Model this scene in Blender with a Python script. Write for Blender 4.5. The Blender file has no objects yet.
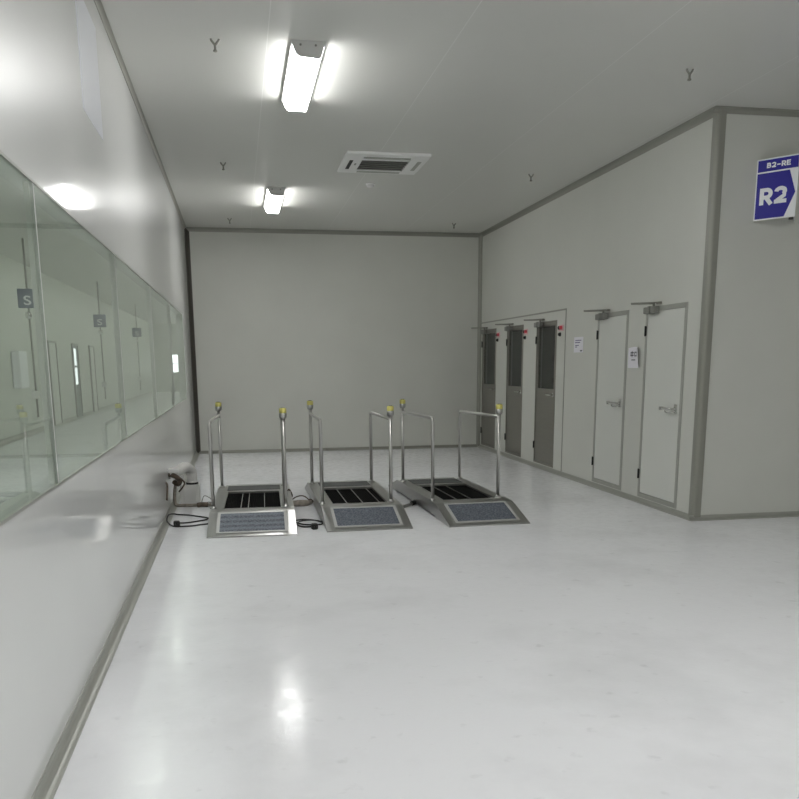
import bpy, bmesh, math, random
from mathutils import Vector, Matrix
random.seed(4)
S = bpy.context.scene
COL = S.collection
PI = math.pi
# ------------------------------------------------------------------ room measures (metres)
W, H, D, YC = 5.257, 3.867, 15.69, 7.7786

# ------------------------------------------------------------------ materials
def lin(c):
    return tuple(((v/255)/12.92 if v/255 <= .04045 else ((v/255+.055)/1.055)**2.4) for v in c)

def mat(name, col, rough=.5, metal=0., spec=.5, coat=0.):
    m = bpy.data.materials.new(name); m.use_nodes = True
    b = m.node_tree.nodes['Principled BSDF']
    b.inputs['Base Color'].default_value = (*col, 1)
    b.inputs['Roughness'].default_value = rough
    b.inputs['Metallic'].default_value = metal
    b.inputs['Specular IOR Level'].default_value = spec
    b.inputs['Coat Weight'].default_value = coat
    return m

def noise_on(m, scale, amount, rough_amt=0., bump=0., detail=4., stretch=(1, 1, 1), bump_scale=None):
    nt = m.node_tree; N = nt.nodes; L = nt.links
    b = N['Principled BSDF']
    tc = N.new('ShaderNodeTexCoord'); mp = N.new('ShaderNodeMapping')
    mp.inputs['Scale'].default_value = stretch
    L.new(tc.outputs['Object'], mp.inputs['Vector'])
    n = N.new('ShaderNodeTexNoise'); n.inputs['Scale'].default_value = scale; n.inputs['Detail'].default_value = detail
    L.new(mp.outputs['Vector'], n.inputs['Vector'])
    c = b.inputs['Base Color'].default_value[:]
    r = N.new('ShaderNodeValToRGB')
    r.color_ramp.elements[0].position = .3; r.color_ramp.elements[1].position = .7
    r.color_ramp.elements[0].color = (*[max(0, v*(1-amount)) for v in c[:3]], 1)
    r.color_ramp.elements[1].color = (*[min(1, v*(1+amount)) for v in c[:3]], 1)
    L.new(n.outputs['Fac'], r.inputs['Fac']); L.new(r.outputs['Color'], b.inputs['Base Color'])
    if rough_amt:
        r0 = b.inputs['Roughness'].default_value
        mr = N.new('ShaderNodeMapRange')
        mr.inputs['From Min'].default_value = .3; mr.inputs['From Max'].default_value = .7
        mr.inputs['To Min'].default_value = r0-rough_amt; mr.inputs['To Max'].default_value = r0+rough_amt
        L.new(n.outputs['Fac'], mr.inputs['Value']); L.new(mr.outputs['Result'], b.inputs['Roughness'])
    if bump:
        n2 = n
        if bump_scale:
            n2 = N.new('ShaderNodeTexNoise'); n2.inputs['Scale'].default_value = bump_scale; n2.inputs['Detail'].default_value = 2
            L.new(mp.outputs['Vector'], n2.inputs['Vector'])
        bp = N.new('ShaderNodeBump'); bp.inputs['Strength'].default_value = bump; bp.inputs['Distance'].default_value = .01
        L.new(n2.outputs['Fac'], bp.inputs['Height']); L.new(bp.outputs['Normal'], b.inputs['Normal'])
    return m

M = {}
M['wall'] = noise_on(mat('painted_panel', (.63, .635, .592), .40, 0, .35), 1.2, .025, .03)
M['wall_gloss'] = noise_on(mat('glossy_panel', (.72, .728, .715), .33, 0, .5, .75), 1.0, .02, .02, .05, 2, (1, 1, .15), .9)
M['wall_far'] = mat('pale_panel', (.62, .64, .59), .5)
M['trim'] = mat('aluminium_cove', (.30, .30, .265), .38, .25)
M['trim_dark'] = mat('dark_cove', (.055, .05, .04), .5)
M['trim_pale'] = mat('door_frame_aluminium', (.40, .405, .37), .35, .35)
M['leaf'] = noise_on(mat('door_leaf_paint', (.68, .69, .65), .38), 1.5, .015)
M['steel'] = noise_on(mat('brushed_steel', (.42, .42, .41), .305, 1.), 5, .035, .015, 0, 3, (12, 1, 1))
M['tube'] = mat('polished_tube', (.56, .55, .535), .34, 1.)
M['chrome'] = mat('chrome', (.72, .72, .70), .14, 1.)
M['door_steel'] = noise_on(mat('dark_brushed_steel', (.26, .25, .22), .36, .5), 3, .08, .04, 0, 3, (1, 1, 12))
M['chamber'] = mat('shower_lining', (.17, .20, .19), .4, .3)
M['black'] = mat('black_plastic', (.012, .012, .012), .45)
M['rubber'] = mat('black_rubber', (.02, .02, .02), .6)
M['yellow'] = mat('yellow_cap', (.62, .57, .16), .4)
M['white'] = mat('white_plastic', (.72, .72, .71), .4)
M['white_box'] = mat('white_enamel', (.66, .66, .64), .35)
M['foam'] = noise_on(mat('pipe_insulation', (.74, .73, .71), .8), 30, .05, 0, .15)
M['beige'] = noise_on(mat('taped_hose', (.30, .27, .225), .65), 22, .35, 0, .2)
M['brown'] = noise_on(mat('stained_hose', (.10, .075, .055), .7), 25, .4)
M['grey_hose'] = mat('grey_hose', (.24, .24, .23), .5)
M['red'] = mat('red_lens', (.72, .10, .13), .35)
M['glow_plate'] = mat('plate_pink_glow', (.72, .45, .47), .4)  # pink glow of the red lamp painted into the plate colour
M['paper'] = mat('paper', (.84, .83, .88), .7)
M['ink'] = mat('ink', (.22, .20, .32), .7)
M['ink_dark'] = mat('dark_ink', (.13, .13, .16), .7)
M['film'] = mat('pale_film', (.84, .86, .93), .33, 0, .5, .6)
M['blue'] = mat('sign_blue', (.022, .018, .30), .4, 0, .3)
M['sign_white'] = mat('sign_white', (.86, .87, .90), .35)
M['blue_grey'] = mat('dull_blue_sign', (.10, .13, .20), .5)
M['ac'] = mat('ac_plastic', (.88, .88, .87), .45)
M['ac_dark'] = mat('ac_louvre', (.20, .20, .185), .5)
M['slot'] = mat('slot_black', (.02, .02, .02), .6)
M['closer'] = mat('closer_metal', (.27, .27, .25), .4, .6)
M['louvre'] = mat('louvre_plastic', (.42, .42, .40), .5)
M['edging'] = mat('edging_aluminium', (.56, .56, .55), .4, .3)
M['tread'] = mat('grey_tread', (.075, .08, .078), .6)
M['endcap'] = mat('lamp_end_cap', (.62, .62, .60), .45)

gb = M['wall_gloss'].node_tree.nodes['Principled BSDF']
gb.inputs['Coat Roughness'].default_value = .07
# ceiling: painted panels, joint lines across x
m = noise_on(mat('ceiling_panel', (.65, .65, .62), .34, 0, .4), .9, .02, .03)
nt = m.node_tree; N = nt.nodes; L = nt.links; b = N['Principled BSDF']
tc = N.new('ShaderNodeTexCoord'); sx = N.new('ShaderNodeSeparateXYZ'); L.new(tc.outputs['Object'], sx.inputs[0])
a1 = N.new('ShaderNodeMath'); a1.operation = 'SUBTRACT'; a1.inputs[1].default_value = 1.105; L.new(sx.outputs['X'], a1.inputs[0])
a2 = N.new('ShaderNodeMath'); a2.operation = 'PINGPONG'; a2.inputs[1].default_value = .67; L.new(a1.outputs[0], a2.inputs[0])
a3 = N.new('ShaderNodeMath'); a3.operation = 'LESS_THAN'; a3.inputs[1].default_value = .0035; L.new(a2.outputs[0], a3.inputs[0])
mx = N.new('ShaderNodeMix'); mx.data_type = 'RGBA'; src = b.inputs['Base Color'].links[0].from_socket
L.new(a3.outputs[0], mx.inputs[0]); L.new(src, mx.inputs[6]); mx.inputs[7].default_value = (.76, .76, .74, 1)
L.new(mx.outputs[2], b.inputs['Base Color'])
M['ceiling'] = m

# floor: pale epoxy with faint smudges and uneven gloss
m = mat('epoxy_floor', (.76, .78, .785), .16, 0, .15)
nt = m.node_tree; N = nt.nodes; L = nt.links; b = N['Principled BSDF']
tc = N.new('ShaderNodeTexCoord')
n1 = N.new('ShaderNodeTexNoise'); n1.inputs['Scale'].default_value = .9; n1.inputs['Detail'].default_value = 5; n1.inputs['Roughness'].default_value = .6
n2 = N.new('ShaderNodeTexNoise'); n2.inputs['Scale'].default_value = 9; n2.inputs['Detail'].default_value = 4
n3 = N.new('ShaderNodeTexNoise'); n3.inputs['Scale'].default_value = 34; n3.inputs['Detail'].default_value = 2
for n in (n1, n2, n3): L.new(tc.outputs['Object'], n.inputs['Vector'])
r1 = N.new('ShaderNodeValToRGB'); r1.color_ramp.elements[0].position = .28; r1.color_ramp.elements[1].position = .52
r1.color_ramp.elements[0].color = (.79, .795, .82, 1); r1.color_ramp.elements[1].color = (.89, .895, .925, 1)
L.new(n1.outputs['Fac'], r1.inputs['Fac'])
r2 = N.new('ShaderNodeValToRGB'); r2.color_ramp.elements[0].position = .22; r2.color_ramp.elements[1].position = .36
r2.color_ramp.elements[0].color = (.86, .86, .86, 1); r2.color_ramp.elements[1].color = (1, 1, 1, 1)
L.new(n2.outputs['Fac'], r2.inputs['Fac'])
mm = N.new('ShaderNodeMix'); mm.data_type = 'RGBA'; mm.blend_type = 'MULTIPLY'; mm.inputs[0].default_value = 1
L.new(r1.outputs['Color'], mm.inputs[6]); L.new(r2.outputs['Color'], mm.inputs[7]); L.new(mm.outputs[2], b.inputs['Base Color'])
n4 = N.new('ShaderNodeTexNoise'); n4.inputs['Scale'].default_value = 11; n4.inputs['Detail'].default_value = 6; n4.inputs['Roughness'].default_value = .65
L.new(tc.outputs['Object'], n4.inputs['Vector'])
mr = N.new('ShaderNodeMapRange'); mr.inputs['From Min'].default_value = .47; mr.inputs['From Max'].default_value = .66
mr.inputs['To Min'].default_value = .20; mr.inputs['To Max'].default_value = .05   # polish worn unevenly
L.new(n4.outputs['Fac'], mr.inputs['Value']); L.new(mr.outputs['Result'], b.inputs['Roughness'])
bp = N.new('ShaderNodeBump'); bp.inputs['Strength'].default_value = .13; bp.inputs['Distance'].default_value = .004
ad = N.new('ShaderNodeMath'); ad.operation = 'ADD'; L.new(n3.outputs['Fac'], ad.inputs[0]); L.new(n2.outputs['Fac'], ad.inputs[1])
L.new(ad.outputs[0], bp.inputs['Height']); L.new(bp.outputs['Normal'], b.inputs['Normal'])
M['floor'] = m

# ramp carpet: blue-grey speckle
def mat_mat(name, c0, c1, stripes):
    m = mat(name, c0, .75); nt = m.node_tree; N = nt.nodes; L = nt.links; b = N['Principled BSDF']
    tc = N.new('ShaderNodeTexCoord')
    n = N.new('ShaderNodeTexNoise'); n.inputs['Scale'].default_value = 60; n.inputs['Detail'].default_value = 3
    L.new(tc.outputs['Object'], n.inputs['Vector'])
    r = N.new('ShaderNodeValToRGB'); r.color_ramp.elements[0].position = .35; r.color_ramp.elements[1].position = .68
    r.color_ramp.elements[0].color = (*c0, 1); r.color_ramp.elements[1].color = (*c1, 1)
    L.new(n.outputs['Fac'], r.inputs['Fac'])
    out = r.outputs['Color']
    if stripes:
        w = N.new('ShaderNodeTexWave'); w.bands_direction = 'Y'; w.inputs['Scale'].default_value = 3.1
        w.inputs['Distortion'].default_value = 1.2; w.inputs['Detail'].default_value = 1
        L.new(tc.outputs['Object'], w.inputs['Vector'])
        mx = N.new('ShaderNodeMix'); mx.data_type = 'RGBA'
        ml = N.new('ShaderNodeMath'); ml.operation = 'MULTIPLY'; ml.inputs[1].default_value = .45
        L.new(w.outputs['Fac'], ml.inputs[0]); L.new(ml.outputs[0], mx.inputs[0])
        L.new(out, mx.inputs[6]); mx.inputs[7].default_value = (.30, .33, .38, 1); out = mx.outputs[2]
    L.new(out, b.inputs['Base Color'])
    bp = N.new('ShaderNodeBump'); bp.inputs['Strength'].default_value = .5; bp.inputs['Distance'].default_value = .004
    L.new(n.outputs['Fac'], bp.inputs['Height']); L.new(bp.outputs['Normal'], b.inputs['Normal'])
    return m
M['carpet'] = mat_mat('blue_grey_carpet', (.055, .065, .085), (.17, .19, .225), False)
M['carpet_striped'] = mat_mat('worn_striped_carpet', (.06, .07, .09), (.20, .22, .26), True)
# brush: black bristle rows
m = mat('black_bristle', (.003, .003, .003), .8, 0, .05); nt = m.node_tree; N = nt.nodes; L = nt.links; b = N['Principled BSDF']
tc = N.new('ShaderNodeTexCoord'); w = N.new('ShaderNodeTexWave'); w.bands_direction = 'X'; w.inputs['Scale'].default_value = 16
L.new(tc.outputs['Object'], w.inputs['Vector'])
bp = N.new('ShaderNodeBump'); bp.inputs['Strength'].default_value = .8; bp.inputs['Distance'].default_value = .01
L.new(w.outputs['Fac'], bp.inputs['Height']); L.new(bp.outputs['Normal'], b.inputs['Normal'])
M['bristle'] = m

def glass(name, tint, ior, gloss=(1, 1, 1)):
    m = bpy.data.materials.new(name); m.use_nodes = True
    nt = m.node_tree; N = nt.nodes; L = nt.links; N.clear()
    o = N.new('ShaderNodeOutputMaterial'); mix = N.new('ShaderNodeMixShader')
    t = N.new('ShaderNodeBsdfTransparent'); t.inputs['Color'].default_value = (*tint, 1)
    g = N.new('ShaderNodeBsdfGlossy'); g.inputs['Roughness'].default_value = .015; g.inputs['Color'].default_value = (*gloss, 1)
    f = N.new('ShaderNodeFresnel'); f.inputs['IOR'].default_value = ior
    ge = N.new('ShaderNodeNewGeometry'); iv = N.new('ShaderNodeMath'); iv.operation = 'SUBTRACT'; iv.inputs[0].default_value = 1
    L.new(ge.outputs['Backfacing'], iv.inputs[1])
    mu = N.new('ShaderNodeMath'); mu.operation = 'MULTIPLY'; L.new(f.outputs[0], mu.inputs[0]); L.new(iv.outputs[0], mu.inputs[1])
    L.new(mu.outputs[0], mix.inputs[0]); L.new(t.outputs[0], mix.inputs[1]); L.new(g.outputs[0], mix.inputs[2])
    L.new(mix.outputs[0], o.inputs['Surface'])
    return m
M['glass'] = glass('greenish_glass', (.82, .86, .825), 1.62, (.96, 1, .975))
M['glass_dark'] = glass('smoked_glass', (.62, .68, .66), 1.5)

def emis(name, col, s):
    m = bpy.data.materials.new(name); m.use_nodes = True
    nt = m.node_tree; N = nt.nodes; N.clear()
    o = N.new('ShaderNodeOutputMaterial'); e = N.new('ShaderNodeEmission')
    e.inputs['Color'].default_value = (*col, 1); e.inputs['Strength'].default_value = s
    nt.links.new(e.outputs[0], o.inputs['Surface']); return m
M['lamp'] = emis('lamp_diffuser', (1, .995, .98), 15)
M['door_glare'] = emis('door_glare_emission', (.93, .97, 1), .9)  # glare on the far door's panes, put in as emission
M['daylight'] = emis('bright_window', (.93, .97, 1), 2.6)

# ------------------------------------------------------------------ mesh helpers
def B(): return bmesh.new()
def add_box(bm, x0, x1, y0, y1, z0, z1, bev=0, seg=2):
    vs = [bm.verts.new((x, y, z)) for x in (x0, x1) for y in (y0, y1) for z in (z0, z1)]
    F = [(0, 1, 3, 2), (4, 6, 7, 5), (0, 4, 5, 1), (2, 3, 7, 6), (0, 2, 6, 4), (1, 5, 7, 3)]
    fs = [bm.faces.new([vs[i] for i in f]) for f in F]
    if bev:
        es = list({e for f in fs for e in f.edges})
        bmesh.ops.bevel(bm, geom=es, offset=bev, segments=seg, affect='EDGES', profile=.5)
    return bm
def add_prism(bm, prof, p0, p1, ex, ey):
    """sweep the 2-D profile (ex, ey axes) from p0 to p1"""
    p0, p1, ex, ey = map(Vector, (p0, p1, ex, ey))
    a = [bm.verts.new(p0+ex*u+ey*v) for u, v in prof]
    c = [bm.verts.new(p1+ex*u+ey*v) for u, v in prof]
    n = len(prof)
    for i in range(n):
        bm.faces.new((a[i], a[(i+1) % n], c[(i+1) % n], c[i]))
    bm.faces.new(a[::-1]); bm.faces.new(c)
    return bm
def smooth_path(pts, n=8):
    pts = [Vector(p) for p in pts]; out = []
    P = [pts[0]*2-pts[1]]+pts+[pts[-1]*2-pts[-2]]
    for i in range(1, len(P)-2):
        for k in range(n):
            t = k/n; p0, p1, p2, p3 = P[i-1:i+3]
            out.append(.5*((2*p1)+(p2-p0)*t+(2*p0-5*p1+4*p2-p3)*t*t+(3*p1-p0-3*p2+p3)*t**3))
    out.append(pts[-1]); return out
def add_tube(bm, path, r, seg=10, cap=True):
    path = [Vector(p) for p in path]; rings = []
    t = (path[1]-path[0]).normalized()
    up = Vector((0, 0, 1)) if abs(t.z) < .9 else Vector((1, 0, 0))
    u = t.cross(up).normalized()
    for i, p in enumerate(path):
        a = path[max(0, i-1)]; c = path[min(len(path)-1, i+1)]
        t = (c-a).normalized(); u = (u-t*u.dot(t)).normalized(); v = t.cross(u)
        rr = r(i/(len(path)-1)) if callable(r) else r
        rings.append([bm.verts.new(p+(u*math.cos(2*PI*k/seg)+v*math.sin(2*PI*k/seg))*rr) for k in range(seg)])
    for A, C in zip(rings, rings[1:]):
        for k in range(seg):
            f = bm.faces.new((A[k], A[(k+1) % seg], C[(k+1) % seg], C[k])); f.smooth = True
    if cap: bm.faces.new(rings[0][::-1]); bm.faces.new(rings[-1])
    return bm
def add_lathe(bm, prof, loc=(0, 0, 0), seg=20, axis='Z'):
    loc = Vector(loc); rings = []
    for r, z in prof:
        ring = []
        for k in range(seg):
            c, s = math.cos(2*PI*k/seg)*r, math.sin(2*PI*k/seg)*r
            q = Vector((c, s, z)) if axis == 'Z' else (Vector((z, c, s)) if axis == 'X' else Vector((c, z, s)))
            ring.append(bm.verts.new(loc+q))
        rings.append(ring)
    for A, C in zip(rings, rings[1:]):
        for k in range(seg):
            f = bm.faces.new((A[k], A[(k+1) % seg], C[(k+1) % seg], C[k])); f.smooth = True
    bm.faces.new(rings[0][::-1]); bm.faces.new(rings[-1])
    return bm
def obj(name, bm, material, parent=None, loc=None):
    bmesh.ops.recalc_face_normals(bm, faces=bm.faces[:])
    me = bpy.data.meshes.new(name); bm.to_mesh(me); bm.free()
    me.materials.append(M[material] if isinstance(material, str) else material)
    o = bpy.data.objects.new(name, me); COL.objects.link(o)
    if loc: o.location = loc
    if parent is not None: o.parent = parent
    return o
def pieces(name, bm, material, parent):
    """every loose piece of bm becomes a part of its own"""
    left = set(bm.verts)
    groups = []
    while left:
        st = [left.pop()]; g = set(st)
        while st:
            v = st.pop()
            for e in v.link_edges:
                w_ = e.other_vert(v)
                if w_ in left: left.remove(w_); g.add(w_); st.append(w_)
        groups.append(g)
    for g in groups:
        nb = B(); mp = {v: nb.verts.new(v.co) for v in g}
        for f in {f for v in g for f in v.link_faces}:
            nf = nb.faces.new([mp[v] for v in f.verts]); nf.smooth = f.smooth
        obj(name, nb, material, parent)
    bm.free()
def tag(o, label, cat, group=None):
    o['label'] = label; o['category'] = cat
    if group: o['group'] = group
    return o
def thing(name, label, cat, loc=(0, 0, 0), group=None):
    o = bpy.data.objects.new(name, None); COL.objects.link(o); o.location = loc; o.empty_display_size = .1
    return tag(o, label, cat, group)
def struct(name, bm, material):
    o = obj(name, bm, material); o['kind'] = 'structure'; return o
def struct_empty(name, loc=(0, 0, 0)):
    o = bpy.data.objects.new(name, None); COL.objects.link(o); o.location = loc; o['kind'] = 'structure'
    o.empty_display_size = .1; return o
def dup(root, loc, label=None):
    r = root.copy(); COL.objects.link(r); r.location = loc
    if label: r['label'] = label
    for ch in list(root.children):
        c = ch.copy(); COL.objects.link(c); c.parent = r
        for g in list(ch.children):
            d = g.copy(); COL.objects.link(d); d.parent = c
    return r
def text_bm(s, size, bold=.0, extrude=.001):
    cu = bpy.data.curves.new('lettering', 'FONT'); cu.body = s; cu.size = size; cu.align_x = 'CENTER'; cu.align_y = 'CENTER'
    cu.extrude = extrude; cu.offset = bold
    o = bpy.data.objects.new('lettering', cu); COL.objects.link(o)
    bpy.context.view_layer.update()
    me = bpy.data.meshes.new_from_object(o.evaluated_get(bpy.context.evaluated_depsgraph_get()))
    bpy.data.objects.remove(o); bpy.data.curves.remove(cu)
    bm = B(); bm.from_mesh(me); bpy.data.meshes.remove(me)
    xs = [v.co.x for v in bm.verts]; ys = [v.co.y for v in bm.verts]
    c = Vector(((min(xs)+max(xs))/2, (min(ys)+max(ys))/2, 0))
    for v in bm.verts: v.co -= c
    return bm, max(xs)-min(xs), max(ys)-min(ys)
def fit_text(s, w, h, bold, extrude=.001):
    bm, tw, th = text_bm(s, 1., bold, extrude)
    for v in bm.verts: v.co.x *= w/tw; v.co.y *= h/th
    return bm
def grid_wall(bm, axis, c0, c1, a_rng, z_rng, holes):
    """a wall slab between c0 and c1 along axis, with rectangular holes (a0,a1,z0,z1)"""
    A = sorted({*a_rng, *[v for h in holes for v in h[:2]]}); Z = sorted({*z_rng, *[v for h in holes for v in h[2:]]})
    for a0, a1 in zip(A, A[1:]):
        # merge vertical runs
        run = None
        for z0, z1 in list(zip(Z, Z[1:]))+[(None, None)]:
            solid = z0 is not None and not any(h[0] <= a0 and a1 <= h[1] and h[2] <= z0 and z1 <= h[3] for h in holes)
            if solid: run = (run[0], z1) if run else (z0, z1)
            elif run:
                if axis == 'x': add_box(bm, c0, c1, a0, a1, *run)
                else: add_box(bm, a0, a1, c0, c1, *run)
                run = None
    return bm

# ------------------------------------------------------------------ shell
LX = -4.0           # far wall of the room beyond the glass
XR, YR = 14.0, -7.0  # the hall goes on to the right and behind the camera
struct('floor', add_box(B(), LX-.2, XR+.2, YR-.2, D+.2, -.2, 0), 'floor')
struct('ceiling', add_box(B(), -.1, XR+.2, YR-.2, D+.2, H, H+.2), 'ceiling')
# glazed band in the left wall
ZG0, ZG1 = 1.066, 2.318
JO = [-.92, 1.5, 3.925, 6.33, 8.75, 11.15, 13.68]
struct('wall_left', grid_wall(B(), 'x', -.1, 0, (YR, D+.1), (0, H), [(JO[0], JO[-1], ZG0, ZG1)]), 'wall_gloss')
struct('wall_back', add_box(B(), 0, W+2.5, D, D+.1, 0, H), 'wall')
DOORS = [(14.68, 15.55), (13.21, 14.06), (11.75, 12.6), (9.46, 10.325), (8.125, 9.02)]
DZ0, DZ1 = .06, 2.16
struct('wall_right', grid_wall(B(), 'x', W, W+.1, (YC+.1, D), (0, H), [(a, c, DZ0, DZ1) for a, c in DOORS]), 'wall')
struct('wall_corner', add_box(B(), W, XR, YC, YC+.1, 0, H), 'wall')
struct('wall_side', add_box(B(), XR, XR+.1, YR, YC, 0, H), 'wall')
struct('wall_rear', add_box(B(), -.1, XR, YR-.1, YR, 0, H), 'wall')

# ---- coves and skirting
def cove(w, n=6):   # concave quarter: corner at (0,0), legs w
    p = [(0, 0), (w, 0), (w, .006)]
    for k in range(1, n):
        a = PI/2*k/n; p.append((w-math.sin(a)*(w-.006), w-math.cos(a)*(w-.006)))
    return p+[(.006, w), (0, w)]
X, Y, Z = Vector((1, 0, 0)), Vector((0, 1, 0)), Vector((0, 0, 1))
def trim(name, prof, p0, p1, ex, ey, m): return struct(name, add_prism(B(), prof, p0, p1, ex, ey), m)
trim('trim_1', cove(.034), (0, YR, H), (0, D, H), X, -Z, 'trim')
trim('trim_2', cove(.065), (0, D, H), (W, D, H), -Y, -Z, 'trim')
trim('trim_3', cove(.062), (W, YC, H), (W, D, H), -X, -Z, 'trim')
trim('trim_4', cove(.05), (W-.06, YC, H), (XR, YC, H), -Y, -Z, 'trim')
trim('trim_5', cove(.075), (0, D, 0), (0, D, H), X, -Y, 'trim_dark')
trim('trim_6', cove(.06), (W, D, 0), (W, D, H), -X, -Y, 'trim')
trim('baseboard_left', cove(.055), (0, YR, 0), (0, D, 0), X, Z, 'trim_pale')
trim('baseboard_back', cove(.05), (0, D, 0), (W, D, 0), -Y, Z, 'trim')
trim('baseboard_right', cove(.05), (W, YC, 0), (W, D, 0), -X, Z, 'trim_pale')
trim('baseboard_corner', cove(.05), (W-.05, YC, 0), (XR, YC, 0), -Y, Z, 'trim_pale')
# rounded aluminium profile on the outer corner
pr = [(.075, .005), (.075, -.012)]+[(-.012+.035-.035*math.sin(a), -.012+.035-.035*math.cos(a)) for a in [k*PI/2/6 for k in range(7)]]+[(-.012, .075), (.005, .075), (.005, .005)]
trim('trim_7', pr, (W, YC, .0), (W, YC, H), X, Y, 'trim')
# thin joint strips framing the air-shower front
trim('trim_8', [(0, 0), (.006, 0), (.006, .022), (0, .022)], (W, 11.42, 2.275), (W, D-.06, 2.275), -X, Z, 'trim')
trim('trim_9', [(0, 0), (.006, 0), (.006, .018), (0, .018)], (W, 11.408, .05), (W, 11.408, 2.297), -X, Y, 'trim')

# ---- windows: panes with mullion posts behind every joint
for i, (a, c) in enumerate(zip(JO, JO[1:])):
    w = struct_empty('window_%d' % (i+1), (0, a, ZG0))
    obj('glass_pane', add_box(B(), -.012, -.001, .004, c-a-.004, .004, ZG1-ZG0-.004), 'glass', w)
    bm = B(); add_box(bm, -.036, -.015, c-a-.012, c-a+.012, 0, ZG1-ZG0)
    if i == 0: add_box(bm, -.036, -.015, -.012, .012, 0, ZG1-ZG0)
    obj('mullion', bm, 'white_box', w)
    bm = B(); add_box(bm, -.014, .0006, c-a-.004, c-a+.004, 0, ZG1-ZG0)
    obj('joint_seal', bm, 'white', w)
    bm = B(); add_box(bm, -.012, .003, 0, c-a, ZG1-ZG0-.004, ZG1-ZG0+.008); add_box(bm, -.012, .003, 0, c-a, -.008, .004)
    obj('window_frame', bm, 'trim_pale', w)

# ------------------------------------------------------------------ the room beyond the glass
YB = 52.0
struct('floor_beyond', add_box(B(), LX-.2, 0, D+.2, YB+.2, -.2, 0), 'floor')
struct('ceiling_beyond', add_box(B(), LX-.2, -.1, YR-.2, YB+.2, H, H+.2), 'ceiling')
struct('wall_beyond', add_box(B(), LX-.1, LX, YR, YB, 0, H), 'wall_far')
struct('wall_beyond_end', grid_wall(B(), 'y', YB, YB+.1, (LX, 0), (0, H), [(-2.96, -2.2, 1.08, 2.16)]), 'wall_far')
struct('wall_beyond_rear', add_box(B(), LX, -.1, YR-.1, YR, 0, H), 'wall_far')
struct('wall_beyond_side', add_box(B(), -.1, 0, D+.1, YB, 0, H), 'wall_far')
trim('baseboard_beyond', cove(.10), (LX, YR, 0), (LX, YB, 0), X, Z, 'trim')
w = struct_empty('window_7', (-2.58, YB, 1.08))
obj('glass_pane', add_box(B(), -.38, .38, .05, .06, 0, 1.08), 'daylight', w)
bm = B()
for x in (-.38, .34): add_box(bm, x, x+.04, 0, .04, 0, 1.08)
for z in (0, .5, 1.04): add_box(bm, -.38, .38, .001, .039, z, z+.04)
obj('window_frame', bm, 'trim_pale', w)
for i, (y0, y1, gl) in enumerate([(23.6, 24.6, 0), (26.9, 27.8, 1), (29.9, 30.8, 0)]):
    d = struct_empty('door_%d' % (6+i), (LX, y0, 0)); w_ = y1-y0
    bm = B(); add_box(bm, .0, .05, 0, .06, 0, 2.2); add_box(bm, .0, .05, w_-.06, w_, 0, 2.2); add_box(bm, .0, .05, .06, w_-.06, 2.14, 2.2)
    obj('door_frame', bm, 'trim', d)
    obj('door_leaf', add_box(B(), .0, .03, .06, w_-.06, 0, 2.14), 'chamber' if gl else 'leaf', d)
    if gl:
        bm = B(); add_box(bm, .03, .04, .14, w_-.38, 1.0, 1.5); add_box(bm, .03, .04, .2, w_-.38, 1.56, 2.05); obj('door_glass', bm, 'door_glare', d)
    obj('door_handle', add_tube(B(), [(.03, w_-.12, 1.05), (.08, w_-.12, 1.05), (.08, w_-.26, 1.05)], .01, 8), 'chrome', d)

bm = B(); add_box(bm, LX, LX+.18, 19.9, 20.6, 1.08, 1.88, .03)
tag(obj('wall_cabinet', bm, 'sign_white'), 'white glossy wall cabinet seen through the glass at the left edge', 'cabinet')

def hanging_sign(y, label):
    t = thing('hanging_sign', label, 'sign', (-3.0, y, 0), 'hanging signs beyond the glass')
    obj('pole', add_tube(B(), [(0, 0, .6), (0, 0, H)], .02, 8), 'trim', t)
    obj('sign_board', add_box(B(), -.17, .17, -.045, -.02, 2.62, 2.97, .004, 1), 'blue_grey', t)
    bm = fit_text('S', .13, .17, .012)
    for v in bm.verts: v.co = Vector((v.co.x, -.047-v.co.z, v.co.y+2.76))
    obj('letter', bm, 'sign_white', t)
    obj('call_lamp', add_lathe(B(), [(.0, .07), (.05, .05), (.065, 0), (.05, -.05), (0, -.07)], (0, -.06, 2.49), 14), 'chrome', t)
    obj('control_box', add_box(B(), -.07, .07, -.07, -.02, .95, 1.1, .006, 1), 'white', t)
    return t
hs = hanging_sign(17.4, 'nearest hanging sign lettered S on a pole, seen through the glass')
dup(hs, (-3.0, 26.0, 0), 'second hanging sign on a pole seen through the glass, middle of the three')
dup(hs, (-3.0, 35.2, 0), 'farthest hanging sign on a pole seen through the glass')

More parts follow.
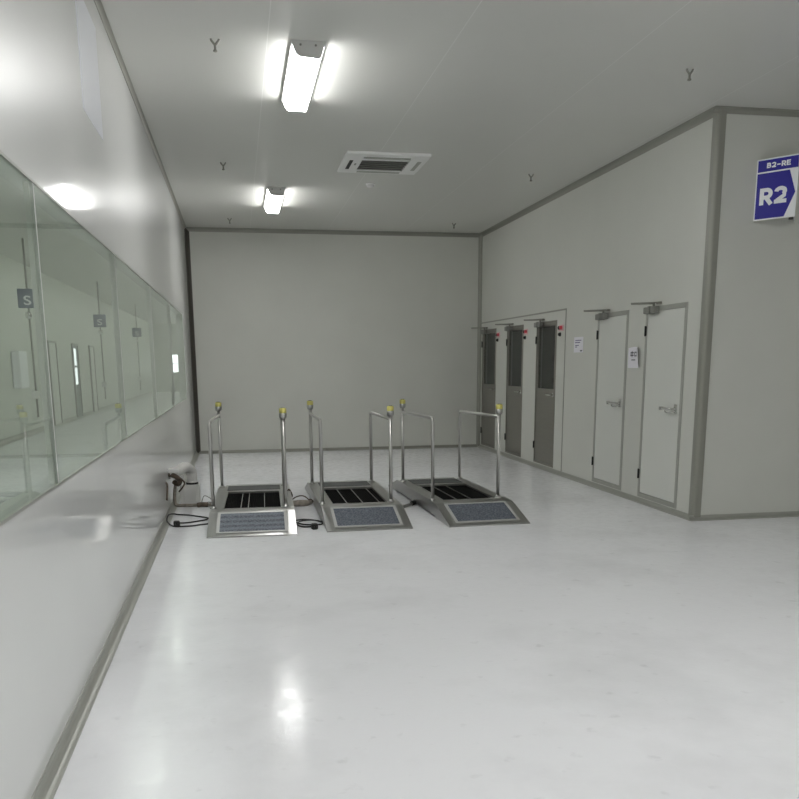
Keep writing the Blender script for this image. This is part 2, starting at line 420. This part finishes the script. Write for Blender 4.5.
# ------------------------------------------------------------------ doors on the right wall
def lever(parent, y, z, x=0):
    bm = B()
    add_box(bm, x-.012, x, y-.028, y+.028, z-.05, z+.05, .006)
    add_tube(bm, smooth_path([(x-.01, y, z), (x-.055, y, z), (x-.068, y+.02, z), (x-.068, y+.18, z+.004), (x-.062, y+.205, z)]), .015, 10)
    add_box(bm, x-.085, x-.045, y+.185, y+.215, z-.02, z+.02, .006)
    add_tube(bm, smooth_path([(x-.01, y, z-.02), (x-.045, y+.03, z-.035), (x-.05, y+.10, z-.04), (x-.045, y+.15, z-.025), (x-.01, y+.17, z-.012)]), .008, 8)
    return obj('door_handle', bm, 'chrome', parent)
def closer(parent, yh, z, x=0):
    bm = B()
    add_box(bm, x-.065, x-.002, yh-.29, yh-.03, z-.085, z-.015, .010)
    add_box(bm, x-.075, x-.001, yh-.19, yh-.15, z-.09, z-.01, .004)
    o = obj('door_closer', bm, 'closer', parent)
    bm = B()
    add_tube(bm, [(x-.035, yh-.22, z-.02), (x-.035, yh-.22, z+.022)], .014, 8)
    add_box(bm, x-.045, x-.005, yh-.34, yh-.28, z+.005, z+.03, .004)
    for p, q in (((x-.035, yh-.22, z+.016), (x-.25, yh-.12, z+.016)), ((x-.25, yh-.12, z+.022), (x-.02, yh-.31, z+.022))):
        add_tube(bm, [p, q], .009, 6)
    obj('closer_arm', bm, 'trim', o)
def hinge(parent, y, z, x=0):
    bm = B(); add_tube(bm, [(x-.010, y, z-.055), (x-.010, y, z+.055)], .009, 8); add_box(bm, x-.004, x, y-.016, y+.016, z-.05, z+.05)
    obj('hinge', bm, 'black', parent)
def frame_bm(w, t, x0, x1, h0=DZ0, h1=DZ1, thr=.03):
    bm = B()
    add_box(bm, x0, x1, 0, t, h0, h1, .003, 1); add_box(bm, x0, x1, w-t, w, h0, h1, .003, 1)
    add_box(bm, x0, x1, t, w-t, h1-t*1.1, h1, .003, 1); add_box(bm, x0, x1, t, w-t, h0, h0+thr, .003, 1)
    return bm
for i, (a, c) in enumerate(DOORS):
    d = struct_empty('door_%d' % (i+1), (W, a, 0)); w_ = c-a
    if i >= 3:   # plain painted leaf
        obj('door_frame', frame_bm(w_, .045, -.008, .06, thr=.05), 'trim_pale', d)
        obj('door_leaf', add_box(B(), -.004, .045, .047, w_-.047, DZ0+.052, DZ1-.052, .003, 1), 'leaf', d)
        bm = B(); add_box(bm, -.006, .045, .0462, .0478, DZ0+.05, DZ1-.05); obj('door_gasket', bm, 'rubber', d)
        lever(d, .12, 1.09, -.004); closer(d, w_-.02, DZ1+.01, -.006)
        for z in (1.905, .325): hinge(d, w_-.02, z, -.008)
    else:        # steel door with a tall glazed upper half
        t = .03
        obj('door_frame', frame_bm(w_, t, -.004, .06, thr=.03), 'door_steel', d)
        bm = B(); st = .055
        y0, y1 = t+.004, w_-t-.004
        add_box(bm, .005, .045, y0, y1, DZ0+.034, 1.19, .003, 1)
        add_box(bm, .005, .045, y0, y0+st, 1.19, DZ1-.036); add_box(bm, .005, .045, y1-st, y1, 1.19, DZ1-.036)
        add_box(bm, .005, .045, y0+st, y1-st, 2.085, DZ1-.036)
        obj('door_leaf', bm, 'door_steel', d)
        obj('door_glass', add_box(B(), .018, .026, y0+st, y1-st, 1.19, 2.085), 'glass_dark', d)
        bm = B(); add_tube(bm, smooth_path([(.006, .10, 1.11), (-.04, .10, 1.11), (-.045, .12, 1.11), (-.045, .26, 1.11), (-.02, .27, 1.11)]), .012, 8)
        add_lathe(bm, [(.03, -.008), (.03, .004)], (.006, .10, 1.11), 14, 'X'); obj('door_handle', bm, 'chrome', d)
        closer(d, w_-.02, DZ1+.01, -.004)
        for z in (1.9, .33): hinge(d, w_-.015, z, -.004)
        # air-shower cell behind the door
        bm = B(); q = .1
        add_box(bm, q, 1.1, -.08, -.06, 0, 2.3); add_box(bm, q, 1.1, w_+.06, w_+.08, 0, 2.3); add_box(bm, 1.1, 1.12, -.06, w_+.06, 0, 2.3)
        add_box(bm, q, 1.1, -.06, w_+.06, 2.28, 2.3)
        obj('shower_cell', bm, 'chamber', d)
        for z in (1.62, 1.29):
            bm = B(); add_lathe(bm, [(.055, .0), (.055, .015), (.04, .05), (.02, .05), (.02, .02)], (.33, 0, 0), 16, 'Y')
            for v in bm.verts: v.co.y = -v.co.y+w_+.06; v.co.z += z
            obj('air_nozzle', bm, 'black', d)

# indicator lights and buttons beside each steel door
def signal_plate(y, label):
    t = thing('signal_plate', label, 'light switch', (W, y, 2.0), 'signal plates beside the steel doors')
    obj('backplate', add_box(B(), -.008, 0, -.09, .09, .0, .085, .004, 1), 'glow_plate', t)
    obj('red_lamp', add_lathe(B(), [(.026, 0), (.026, -.02), (.018, -.034), (.004, -.038)], (-.008, -.035, .044), 16, 'X'), 'red', t)
    obj('buzzer', add_lathe(B(), [(.024, 0), (.024, -.02), (.016, -.026)], (-.008, .045, .044), 16, 'X'), 'black', t)
    obj('push_button', add_lathe(B(), [(.028, 0), (.028, -.014), (.019, -.016), (.019, -.03), (.015, -.033)], (0, .03, -.045), 16, 'X'), 'black', t)
    return t
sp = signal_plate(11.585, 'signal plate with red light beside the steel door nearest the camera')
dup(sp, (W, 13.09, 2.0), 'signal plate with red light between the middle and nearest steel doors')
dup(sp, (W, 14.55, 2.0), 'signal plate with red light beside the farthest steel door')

# paper notices
t = thing('paper_notice', 'white paper notice with mauve print, between steel doors and plain doors', 'notice', (W, 10.785, 1.70))
obj('sheet', add_box(B(), -.003, 0, 0, .31, 0, .20), 'paper', t)
bm = B()
for y0, y1, z in ((.06, .26, .15), (.10, .27, .122), (.14, .26, .085), (.20, .26, .065)): add_box(bm, -.0042, -.003, y0, y1, z, z+.012)
obj('printed_lines', bm, 'ink', t)
bm = B(); add_box(bm, -.0042, -.003, .02, .09, .012, .03); obj('printed_stamp', bm, 'ink_dark', t)
t = thing('paper_notice', 'curled white paper notice between the two plain doors', 'notice', (W, 9.115, 1.505))
bm = B()
n = 10
vv = [[bm.verts.new((-.004-.045*max(0, 1-j/4)**2*(.4+.6*k/6), .31*j/n, .225*k/6+(.012*(1-abs(j-5)/5) if k == 6 else 0))) for j in range(n+1)] for k in range(7)]
for k in range(6):
    for j in range(n):
        f = bm.faces.new((vv[k][j], vv[k][j+1], vv[k+1][j+1], vv[k+1][j])); f.smooth = True
bmesh.ops.recalc_face_normals(bm, faces=bm.faces[:])
bmesh.ops.solidify(bm, geom=bm.faces[:], thickness=.0015)
for f in bm.faces: f.smooth = False
obj('sheet', bm, 'paper', t)
bm = B()   # two blocky characters and a small line
for y, z, w_, h_ in ((.17, .135, .075, .012), (.17, .165, .075, .012), (.20, .12, .012, .07), (.23, .13, .010, .05), (.085, .13, .06, .011), (.085, .17, .06, .011), (.085, .13, .012, .05), (.135, .13, .012, .05), (.12, .085, .10, .010)):
    add_box(bm, -.0068, -.0056, y, y+w_, z, z+h_)
obj('printed_lines', bm, 'ink_dark', t)

# pale sheet high on the glossy left wall
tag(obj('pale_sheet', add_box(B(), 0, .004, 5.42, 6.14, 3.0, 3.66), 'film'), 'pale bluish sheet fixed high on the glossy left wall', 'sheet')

# ------------------------------------------------------------------ R2 sign (folded panel on the corner wall)
LW, LH = .385, .545
t = thing('wall_sign', 'blue and white R2 direction sign folded out from the right wall', 'sign', (5.682, YC-.004, 2.880))
ang = math.atan2(-.33, .23)
t.rotation_euler = (0, 0, ang)
obj('sign_panel', add_box(B(), 0, LW, 0, .008, 0, LH, .002, 1), 'sign_white', t)
bm = B(); add_box(bm, .012, LW-.004, -.0012, 0, LH*.79, LH-.012); obj('header_band', bm, 'blue', t)
bm = B()
pts_ = [(.012, .012), (LW*.735, .012), (LW*.965, LH*.40), (LW*.80, LH*.765), (.012, LH*.765)]
vs = [bm.verts.new((u, -.0012, v)) for u, v in pts_]; f = bm.faces.new(vs)
ex = bmesh.ops.extrude_face_region(bm, geom=[f])
for v in [g for g in ex['geom'] if isinstance(g, bmesh.types.BMVert)]: v.co.y += .0012
obj('arrow_field', bm, 'blue', t)
def glyph(c):
    """stroke skeletons of bold sans capitals in a 0.72 x 1 cell"""
    def arc(cx, cy, rx, ry, d0, d1, n=14):
        return [(cx+rx*math.cos(math.radians(d0+(d1-d0)*k/n)), cy+ry*math.sin(math.radians(d0+(d1-d0)*k/n))) for k in range(n+1)]
    h = STW/2
    stem = [(h, 0), (h, 1)]
    bowl = lambda y0, y1, xr: [(h, y1)]+arc(xr-(y1-y0)/2, (y0+y1)/2, (y1-y0)/2, (y1-y0)/2, 90, -90)+[(h, y0)]
    if c == 'R': return [stem, bowl(.44, 1-h, .72-h), [(.36, .44), (.66, 0)]]
    if c == 'B': return [stem, bowl(.53, 1-h, .66-h), bowl(h, .53, .71-h)]
    if c == 'E': return [stem, [(h, 1-h), (.66, 1-h)], [(h, .52), (.62, .52)], [(h, h), (.68, h)]]
    if c == '2': return [arc(.35, .70, .35-h, .30-h, 178, -30)+[(.56, .44), (.20, .20), (.12, h)], [(.02, h), (.70, h)]]
    if c == '-': return [[(.06, .44), (.62, .44)]]
def stroke(bm, pts, w, y0, y1, mapf):
    n = len(pts); L_, R_ = [], []
    for i, p in enumerate(pts):
        a = Vector(pts[max(0, i-1)]); c = Vector(pts[min(n-1, i+1)]); d = (c-a).normalized()
        k = Vector((-d.y, d.x))*(w/2); p = Vector(p); L_.append(p+k); R_.append(p-k)
    q = lambda v, y: bm.verts.new(mapf(v.x, v.y, y))
    V = [[q(l, y0), q(r, y0), q(r, y1), q(l, y1)] for l, r in zip(L_, R_)]
    for A, C in zip(V, V[1:]):
        for k in range(4): bm.faces.new((A[k], A[(k+1) % 4], C[(k+1) % 4], C[k]))
    bm.faces.new(V[0][::-1]); bm.faces.new(V[-1])
STW = .235
def lettering(s, u, v, w, h, name):
    adv = .80; tot = adv*len(s)-.08; bm = B()
    for i, ch in enumerate(s):
        for j, st in enumerate(glyph(ch)):
            def mapf(x, z, y, i=i): return Vector((u-w/2+(x+i*adv)*w/tot, y, v-h/2+z*h))
            stroke(bm, st, STW, -.0018-.0001*j, -.0010, mapf)
    obj(name, bm, 'sign_white', t)
lettering('B2-RE', LW*.53, LH*.885, LW*.57, LH*.085, 'header_lettering')
lettering('R2', LW*.45, LH*.385, LW*.66, LH*.275, 'number_lettering')
# second face folds back to the wall
bm = B(); add_box(bm, 0, LW, 0, .008, 0, LH, .002, 1)
o = obj('rear_panel', bm, 'sign_white', t); o.location = (LW-.004, .006, 0); o.rotation_euler = (0, 0, -2*ang)
bm = B(); add_box(bm, LW*.84, LW*.95, .012, .03, -.022, .0, .003, 1); obj('bracket', bm, 'black', t)

# ------------------------------------------------------------------ ceiling fittings
def lip_box(h):
    bm = add_box(B(), -.122, .122, -h, h, -.008, 0, .002, 1)
    for s in (-1, 1): add_box(bm, s*.122, s*.116, -h, h, -.029, -.004)
    return bm
def lamp(y, label, x=1.395, L_=1.42):
    t = thing('batten_lamp', label, 'ceiling lamp', (x, y, H), 'ceiling batten lamps')
    h = L_/2
    obj('housing', lip_box(h), 'endcap', t)
    obj('diffuser', add_prism(B(), [(-.110, -.010), (-.100, -.05), (-.080, -.092), (-.066, -.104), (.066, -.104), (.080, -.092), (.100, -.05), (.110, -.010)], (0, -h+.03, 0), (0, h-.03, 0), X, Z), 'lamp', t)
    for s in (-1, 1):
        bm = B()
        prof = [(-.122, 0), (-.112, -.03), (-.092, -.078), (-.07, -.098), (-.045, -.103), (0, -.104), (.06, -.108), (.09, -.108), (.104, -.075), (.122, 0)]
        add_prism(bm, prof, (0, s*h, 0), (0, s*(h-.03), 0), X, Z)
        c = obj('end_cap', bm, 'endcap', t)
        bm = B()
        for x_ in (-.055, .055): add_lathe(bm, [(.008, 0), (.008, .004), (.004, .006)] if s > 0 else [(.008, 0), (.008, -.004), (.004, -.006)], (x_, s*h, -.03), 10, 'Y')
        pieces('screw', bm, 'ac_dark', c)
    return t
l0 = lamp(7.45, 'large bright batten lamp on the ceiling nearest the camera')
dup(l0, (1.395, 12.73, H), 'farther bright batten lamp on the ceiling near the back wall')
for x, y in ((1.395, 2.17), (1.395, -3.1), (4.1, 2.4), (4.1, -3.1), (9.5, -3.1)):  # lamps off the visible row are added to brighten the near floor
    dup(l0, (x, y, H), 'unseen batten lamp added on the ceiling behind the camera')['group'] = 'lamps behind the camera'
l1 = dup(l0, (-.62, 1, H), 'batten lamp on the ceiling of the room beyond the glass')
for y in range(6, 52, 5): dup(l1, (-.62, y, H))['group'] = 'lamps beyond the glass'
l1['group'] = 'lamps beyond the glass'

# cassette air conditioner
t = thing('air_conditioner', 'white cassette air conditioner set in the ceiling', 'air conditioner', (2.55, 10.4, H))
bm = B(); fw_, fd = .475, .485
add_box(bm, -fw_, fw_, -fd, -fd+.14, -.03, 0, .008); add_box(bm, -fw_, fw_, fd-.14, fd, -.03, 0, .008)
add_box(bm, -fw_, -.265, -fd+.14, fd-.14, -.03, 0); add_box(bm, .285, fw_, -fd+.14, fd-.14, -.03, 0)
add_box(bm, -.265, .285, -fd+.26-.02, -fd+.26+.04, -.03, 0)
obj('panel', bm, 'ac', t)
obj('intake_recess', add_box(B(), -.265, .285, -.19, fd-.14, -.008, 0), 'ac_dark', t)
bm = B()
for k in range(6):
    y = -.165+k*.092
    add_prism(bm, [(0, -.028), (.05, -.012), (.05, -.006), (0, -.020)], (-.262, y, 0), (.282, y, 0), Y, Z)
obj('louvre_grille', bm, 'louvre', t)
bm = B(); add_box(bm, -.24, .27, -.345, -.275, -.0325, -.028, .001, 1); obj('outlet_flap', bm, 'trim_pale', t)
bm = B(); add_box(bm, -.25, .27, fd-.115, fd-.045, -.0325, -.028, .001, 1); obj('outlet_flap', bm, 'trim_pale', t)
bm = B(); add_box(bm, -.405, -.365, -.17, .27, -.033, -.028); obj('outlet_slot', bm, 'slot', t)
bm = B(); add_box(bm, .375, .42, -.2, .25, -.0325, -.028); obj('outlet_flap', bm, 'trim_pale', t)
bm = B(); add_box(bm, -.33, -.31, -.02, .06, -.0325, -.028); obj('display', bm, 'trim', t)

t = thing('smoke_detector', 'round white smoke detector on ceiling behind the air conditioner', 'smoke detector', (2.594, 11.63, H))
obj('base', add_lathe(B(), [(.06, 0), (.06, -.014), (.054, -.016)], (0, 0, 0), 24), 'ac', t)
obj('sensor_dome', add_lathe(B(), [(.046, -.014), (.046, -.032), (.036, -.048), (.012, -.054)], (0, 0, 0), 24), 'white', t)

def sprinkler(x, y, label):
    t = thing('fire_sprinkler', label, 'sprinkler', (x, y, H), 'ceiling sprinklers')
    bm = B()
    for s in (-1, 1): add_tube(bm, [(s*.028, 0, .0), (s*.026, 0, -.010), (0, 0, -.042)], .0085, 8)
    obj('frame_arm', bm, 'trim', t)
    obj('nozzle', add_lathe(B(), [(.010, -.036), (.009, -.07), (.016, -.075), (.016, -.084), (.006, -.088)], (0, 0, 0), 14), 'trim', t)
    return t
s0 = sprinkler(.733, 6.82, 'ceiling sprinkler nearest the camera, left of the large lamp')
for x, y, l in ((4.45, 6.85, 'ceiling sprinkler above the outer corner of the right wall'),
                (.728, 10.7, 'ceiling sprinkler left of the gap between the two lamps'),
                (4.477, 10.75, 'ceiling sprinkler over the steel doors, right of air conditioner'),
                (.765, 14.6, 'ceiling sprinkler at the far left near the back wall'),
                (4.455, 14.57, 'ceiling sprinkler at the far right near the back wall')):
    dup(s0, (x, y, H), l)

# ------------------------------------------------------------------ shoe-sole cleaning walkways
def walkway(cx, y0, rz, label, carpet, divs, width=.832):
    """local frame: x centred, y=0 at the front toe"""
    t = thing('sole_cleaner', label, 'shoe cleaner', (cx, y0, 0), 'steel sole-cleaning walkways')
    t.rotation_euler.z = rz
    h, y1, y2, y3 = .15, .56, 2.40, 2.96
    hw = width/2; q = .015
    # body: side skirts and hollow deck frame
    bm = B()
    for s in (-1, 1):
        xa, xb = (s*hw, s*(hw-.012))
        add_prism(bm, [(y1, .022), (y2, .022), (y2, h-.004), (y1, h-.004)], (xa, 0, 0), (xb, 0, 0), Y, Z)
    add_box(bm, -hw, hw, y1, y1+.15, h-.004, h+.004, .003, 1)
    add_box(bm, -hw, hw, 1.83, y2, h-.004, h+.004, .003, 1)
    add_box(bm, -hw, -.285, y1+.15, 1.83, h-.004, h+.004, .003, 1)
    add_box(bm, .285, hw, y1+.15, 1.83, h-.004, h+.004, .003, 1)
    add_box(bm, -hw+.02, hw-.02, y1+.02, y2-.02, .03, .05)
    obj('deck', bm, 'steel', t)
    bm = B()
    for x_ in (-hw+.05, hw-.05):
        for y_ in (y1+.12, (y1+y2)/2, y2-.12): add_lathe(bm, [(.025, 0), (.025, .012), (.012, .014), (.012, .032)], (x_, y_, 0), 12)
    pieces('foot', bm, 'rubber', t)
    # ramps: solid wedges with a nosing
    def ramp(ya, yb, name):   # ya toe, yb top
        d_ = 1 if yb > ya else -1
        bm = B()
        add_prism(bm, [(ya, 0), (ya, .012), (yb-d_*.03, h), (yb, h+.003), (yb, .022), (yb-d_*.05, .0)], (-hw, 0, 0), (hw, 0, 0), Y, Z)
        r = obj(name, bm, 'steel', t)
        sl = (h-.012)/(abs(yb-ya)-.03); n_ = Vector((0, -sl*d_, 1)).normalized()
        def on(x_, s_, e): return Vector((x_, ya+d_*s_, .012+sl*s_))+n_*e
        def pad(x0, x1, s0_, s1_, e0, e1, bm):
            A = [bm.verts.new(on(x_, s_, e)) for e in (e0, e1) for x_, s_ in ((x0, s0_), (x1, s0_), (x1, s1_), (x0, s1_))]
            for f in ((0, 1, 2, 3), (4, 5, 6, 7), (0, 1, 5, 4), (1, 2, 6, 5), (2, 3, 7, 6), (3, 0, 4, 7)): bm.faces.new([A[i] for i in f])
        bm = B(); pad(-.305, .305, .085, .485, .0005, .006, bm); m_ = obj('carpet_inset', bm, carpet, r)
        bm = B()
        pad(-.333, -.305, .06, .51, .0005, .008, bm); pad(.305, .333, .06, .51, .0005, .008, bm)
        pad(-.305, .305, .06, .085, .0005, .008, bm); pad(-.305, .305, .485, .51, .0005, .008, bm)
        obj('edging_strip', bm, 'edging', m_)
    ramp(0, y1, 'front_ramp'); ramp(y3, y2, 'rear_ramp')
    # brush bed with dividers
    ya, yb = y1+.15, 1.83
    br = obj('brush_bed', add_box(B(), -.285, .285, ya, yb, .05, h-.012), 'bristle', t)
    xs = [-.285]+[-.285+.57*f for f in divs]+[.285]
    for x_ in xs[1:-1]: obj('divider', add_box(B(), x_-.0035, x_+.0035, ya, yb, h-.014, h-.004), 'steel', br)
    bm = B()
    add_box(bm, -.30, .30, ya-.016, ya, h-.01, h+.009); add_box(bm, -.30, .30, yb, yb+.016, h-.01, h+.009)
    add_box(bm, -.30, -.284, ya, yb, h-.01, h+.009); add_box(bm, .284, .30, ya, yb, h-.01, h+.009)
    obj('brush_rim', bm, 'steel', br)
    obj('rear_tread', add_box(B(), -.30, .30, 1.98, 2.33, h+.003, h+.008), 'tread', t)
    # handrails: a cap carries the sensor at one end
    for s in (-1, 1):
        yf, yr = .76, 2.28; xf, xr, zf, zr = s*.362-.028, s*.362-.010, 1.014, .994
        (xc, yc, zc), (xo, yo, zo) = ((xr, yr, zr), (xf, yf, zf)) if s < 0 else ((xf, yf, zf), (xr, yr, zr))
        end = Vector((xc, yc, zc)); start = Vector((xo, yo, zo)); dv = (end-start).normalized()
        arc = [start-Z*.05+dv*(.05-.05*math.cos(a))+Z*(.05*math.sin(a)) for a in [k*PI/2/6 for k in range(7)]]
        bm = B()
        add_tube(bm, [(xo, yo, h), (xo, yo, zo-.06)]+arc+[end-dv*.017], .0185, 12)
        rl = obj('handrail', bm, 'tube', t)
        bm = B(); add_tube(bm, [(xc, yc, h), (xc, yc, 1.046)], .0185, 12); obj('post', bm, 'tube', rl)
        for xx, yy in ((xo, yo), (xc, yc)):
            bm = B(); add_lathe(bm, [(.038, h+.003), (.038, h+.009), (.024, h+.016), (.02, h+.03)], (xx, yy, 0), 16)
            obj('post_flange', bm, 'steel', rl)
        bm = B(); add_lathe(bm, [(.02, 1.040), (.036, 1.050), (.038, 1.094), (.034, 1.096)], (xc, yc, 0), 18)
        sc_ = obj('sensor_cap', bm, 'steel', t)
        bm = B(); add_lathe(bm, [(.032, 1.093), (.036, 1.098), (.036, 1.138), (.028, 1.145), (.008, 1.145)], (xc, yc, 0), 18)
        obj('yellow_lens', bm, 'yellow', sc_)
        bm = B(); add_lathe(bm, [(.021, 1.144), (.021, 1.149), (.010, 1.150)], (xc, yc, 0), 14)
        obj('button', bm, 'black', sc_)
    return t
w1 = walkway(.862, 7.875, -.028, 'left steel sole-cleaning walkway with the shiny striped ramp, beside the glossy wall', 'carpet_striped', (.29, .42, .71))
w2 = walkway(1.982, 7.94, -.004, 'middle steel sole-cleaning walkway with yellow-capped handrails', 'carpet', (.28, .57, .88))
w3 = walkway(3.178, 7.94, .032, 'right steel sole-cleaning walkway, nearest the doors', 'carpet', (.30, .58))

# ------------------------------------------------------------------ pipes, box and cables by the left wall
t = thing('insulated_pipe', 'white insulated pipe bending down from the left wall into the box', 'pipe', (0, 9.9, .235))
obj('insulation', add_tube(B(), smooth_path([(.0, -.35, .17), (.08, -.30, .18), (.16, -.12, .205), (.215, 0, .16), (.225, .03, .06), (.225, .03, .004)], 6), .062, 14), 'foam', t)
obj('pipe_clamp', add_lathe(B(), [(.067, .0), (.07, .004), (.07, .018), (.067, .022)], (.225, .03, .0), 18), 'black', t)
obj('wall_bracket', add_box(B(), .0, .11, -.42, -.30, .185, .225, .008), 'white', t)
bm = B(); add_box(bm, .09, .31, 9.86, 10.06, 0, .235, .01)
t = thing('pump_box', 'small white box standing on the floor beside the left walkway', 'box', (0, 0, 0))
obj('housing', bm, 'white_box', t)
bm = B(); add_box(bm, .13, .27, 9.855, 9.861, .04, .19, .002, 1); obj('cover', bm, 'white_box', t)

t = thing('taped_hose', 'stained taped hose running from the wall down along the floor to the left walkway', 'hose')
bm = B()
add_tube(bm, smooth_path([(.09, 9.55, .40), (.08, 9.62, .33), (.045, 9.72, .20), (.035, 9.76, .06), (.06, 9.76, .022), (.16, 9.74, .02), (.27, 9.73, .02), (.44, 9.73, .02)], 6), .019, 10)
obj('hose', bm, 'beige', t)
bm = B()
add_tube(bm, smooth_path([(.28, 9.70, .024), (.33, 9.70, .03), (.40, 9.70, .026)], 6), .028, 10)
add_tube(bm, smooth_path([(.0, 9.55, .40), (.07, 9.5, .385), (.12, 9.5, .34), (.10, 9.54, .29), (.05, 9.58, .31)], 6), .026, 10)
pieces('tape_wrap', bm, 'brown', t)
bm = B()
add_tube(bm, smooth_path([(.13, 9.5, .36), (.17, 9.48, .31), (.14, 9.5, .25), (.10, 9.6, .20)], 6), .009, 8)
add_tube(bm, smooth_path([(.0, 9.2, .36), (.02, 9.1, .33), (.015, 9.0, .2)], 6), .01, 8)
pieces('loose_wire', bm, 'brown', t)
bm = B(); add_tube(bm, smooth_path([(.33, 9.72, .05), (.36, 9.74, .12), (.42, 9.72, .10), (.465, 9.7, .05)], 6), .006, 6)
add_tube(bm, smooth_path([(.36, 9.70, .04), (.41, 9.70, .055), (.465, 9.68, .04)], 6), .006, 6)
pieces('thin_wire', bm, 'grey_hose', t)

t = thing('cable_bundle', 'beige hose bundle with loose wires between left and middle walkways', 'hose')
bm = B(); add_tube(bm, smooth_path([(1.28, 9.55, .025), (1.36, 9.53, .03), (1.47, 9.53, .032), (1.56, 9.58, .03)], 6), lambda u: .02+.02*math.sin(PI*u), 10)
obj('hose', bm, 'beige', t)
bm = B()
add_tube(bm, smooth_path([(1.30, 9.6, .03), (1.38, 9.62, .09), (1.47, 9.62, .10), (1.54, 9.58, .05), (1.59, 9.55, .04)], 6), .007, 6)
add_tube(bm, smooth_path([(1.285, 9.7, .12), (1.31, 9.7, .17), (1.345, 9.68, .10), (1.31, 9.66, .06), (1.36, 9.62, .04)], 6), .008, 6)
add_tube(bm, smooth_path([(1.50, 9.57, .03), (1.54, 9.56, .07), (1.585, 9.5, .04)], 6), .007, 6)
pieces('loose_wire', bm, 'brown', t)
t = thing('grey_hose', 'grey hose with black joint between the middle and right walkways', 'hose')
bm = B(); add_tube(bm, smooth_path([(2.405, 9.0, .06), (2.48, 9.05, .03), (2.6, 9.2, .022), (2.70, 9.35, .025), (2.765, 9.4, .06)], 6), .018, 10)
obj('hose', bm, 'grey_hose', t)
bm = B(); add_tube(bm, [(2.66, 9.28, .025), (2.72, 9.37, .03)], .027, 10); obj('joint', bm, 'black', t)

def cable(label, pts_, plug, rot):
    t = thing('power_cable', label, 'cable', (0, 0, 0), 'black power cables on the floor')
    obj('cord', add_tube(B(), smooth_path(pts_, 8), .0075, 8), 'rubber', t)
    bm = B(); add_box(bm, -.032, .032, -.03, .03, 0, .06, .014, 2); add_tube(bm, [(0, .028, .03), (0, .06, .022)], .014, 8)
    for s in (-.012, .012): add_box(bm, s-.003, s+.003, -.052, -.03, .026, .034)
    o = obj('plug', bm, 'black', t, plug); o.rotation_euler = (0, 0, rot)
z = .009
cable('black power cable looped beside the left wall with plug lying on floor',
      [(.47, 8.61, z), (.36, 8.56, z), (.283, 8.519, z), (.158, 8.509, z), (.085, 8.57, z), (.03, 8.70, .034), (.022, 9.0, .042), (.06, 9.19, .02), (.11, 9.21, z), (.22, 9.15, z), (.35, 9.02, z), (.425, 8.93, z), (.40, 8.83, z), (.32, 8.76, z), (.22, 8.70, z), (.145, 8.64, .02)], (.135, 8.55, .0), .1)
cable('black power cable coiled between left and middle walkways with plug',
      [(1.585, 8.32, z), (1.57, 8.42, z), (1.50, 8.56, z), (1.40, 8.63, z), (1.325, 8.60, z), (1.31, 8.48, z), (1.37, 8.36, z), (1.47, 8.31, z), (1.55, 8.33, z), (1.56, 8.42, .02), (1.45, 8.50, .024), (1.34, 8.46, .02), (1.315, 8.34, z), (1.35, 8.24, z), (1.42, 8.22, z), (1.455, 8.19, .02)], (1.462, 8.12, 0), .2)

# ------------------------------------------------------------------ camera (upper part of an upright frame: lens shift)
f_px, ppy, yaw, pitch, roll = 850.35, 535.38, .1830, -.2003, -.0063
cy, sy, cp, sp_ = math.cos(yaw), math.sin(yaw), math.cos(pitch), math.sin(pitch)
fwd = Vector((sy*cp, cy*cp, sp_)); r0 = Vector((cy, -sy, 0)); u0 = r0.cross(fwd)
rt = r0*math.cos(roll)+u0*math.sin(roll); up = -r0*math.sin(roll)+u0*math.cos(roll)
cam = bpy.data.cameras.new('camera'); co = bpy.data.objects.new('camera', cam); COL.objects.link(co)
cam.sensor_fit = 'HORIZONTAL'; cam.sensor_width = 36; cam.lens = f_px/799*36; cam.shift_y = (ppy-399.5)/799
cam.clip_start = .05; cam.clip_end = 200
co.matrix_world = Matrix(((rt.x, up.x, -fwd.x, .7971), (rt.y, up.y, -fwd.y, 0), (rt.z, up.z, -fwd.z, 1.58), (0, 0, 0, 1)))
S.camera = co
S.cycles.caustics_reflective = False; S.cycles.caustics_refractive = False; S.cycles.sample_clamp_indirect = 4; S.cycles.diffuse_bounces = 8; S.cycles.transparent_max_bounces = 16

wd = bpy.data.worlds.new('world'); S.world = wd; wd.use_nodes = True
wd.node_tree.nodes['Background'].inputs['Color'].default_value = (.5, .55, .6, 1)
wd.node_tree.nodes['Background'].inputs['Strength'].default_value = .3
vs_ = S.view_settings
vs_.view_transform = 'Standard'; vs_.look = 'None'; vs_.gamma = 1; vs_.use_curve_mapping = False; vs_.exposure = 1.2
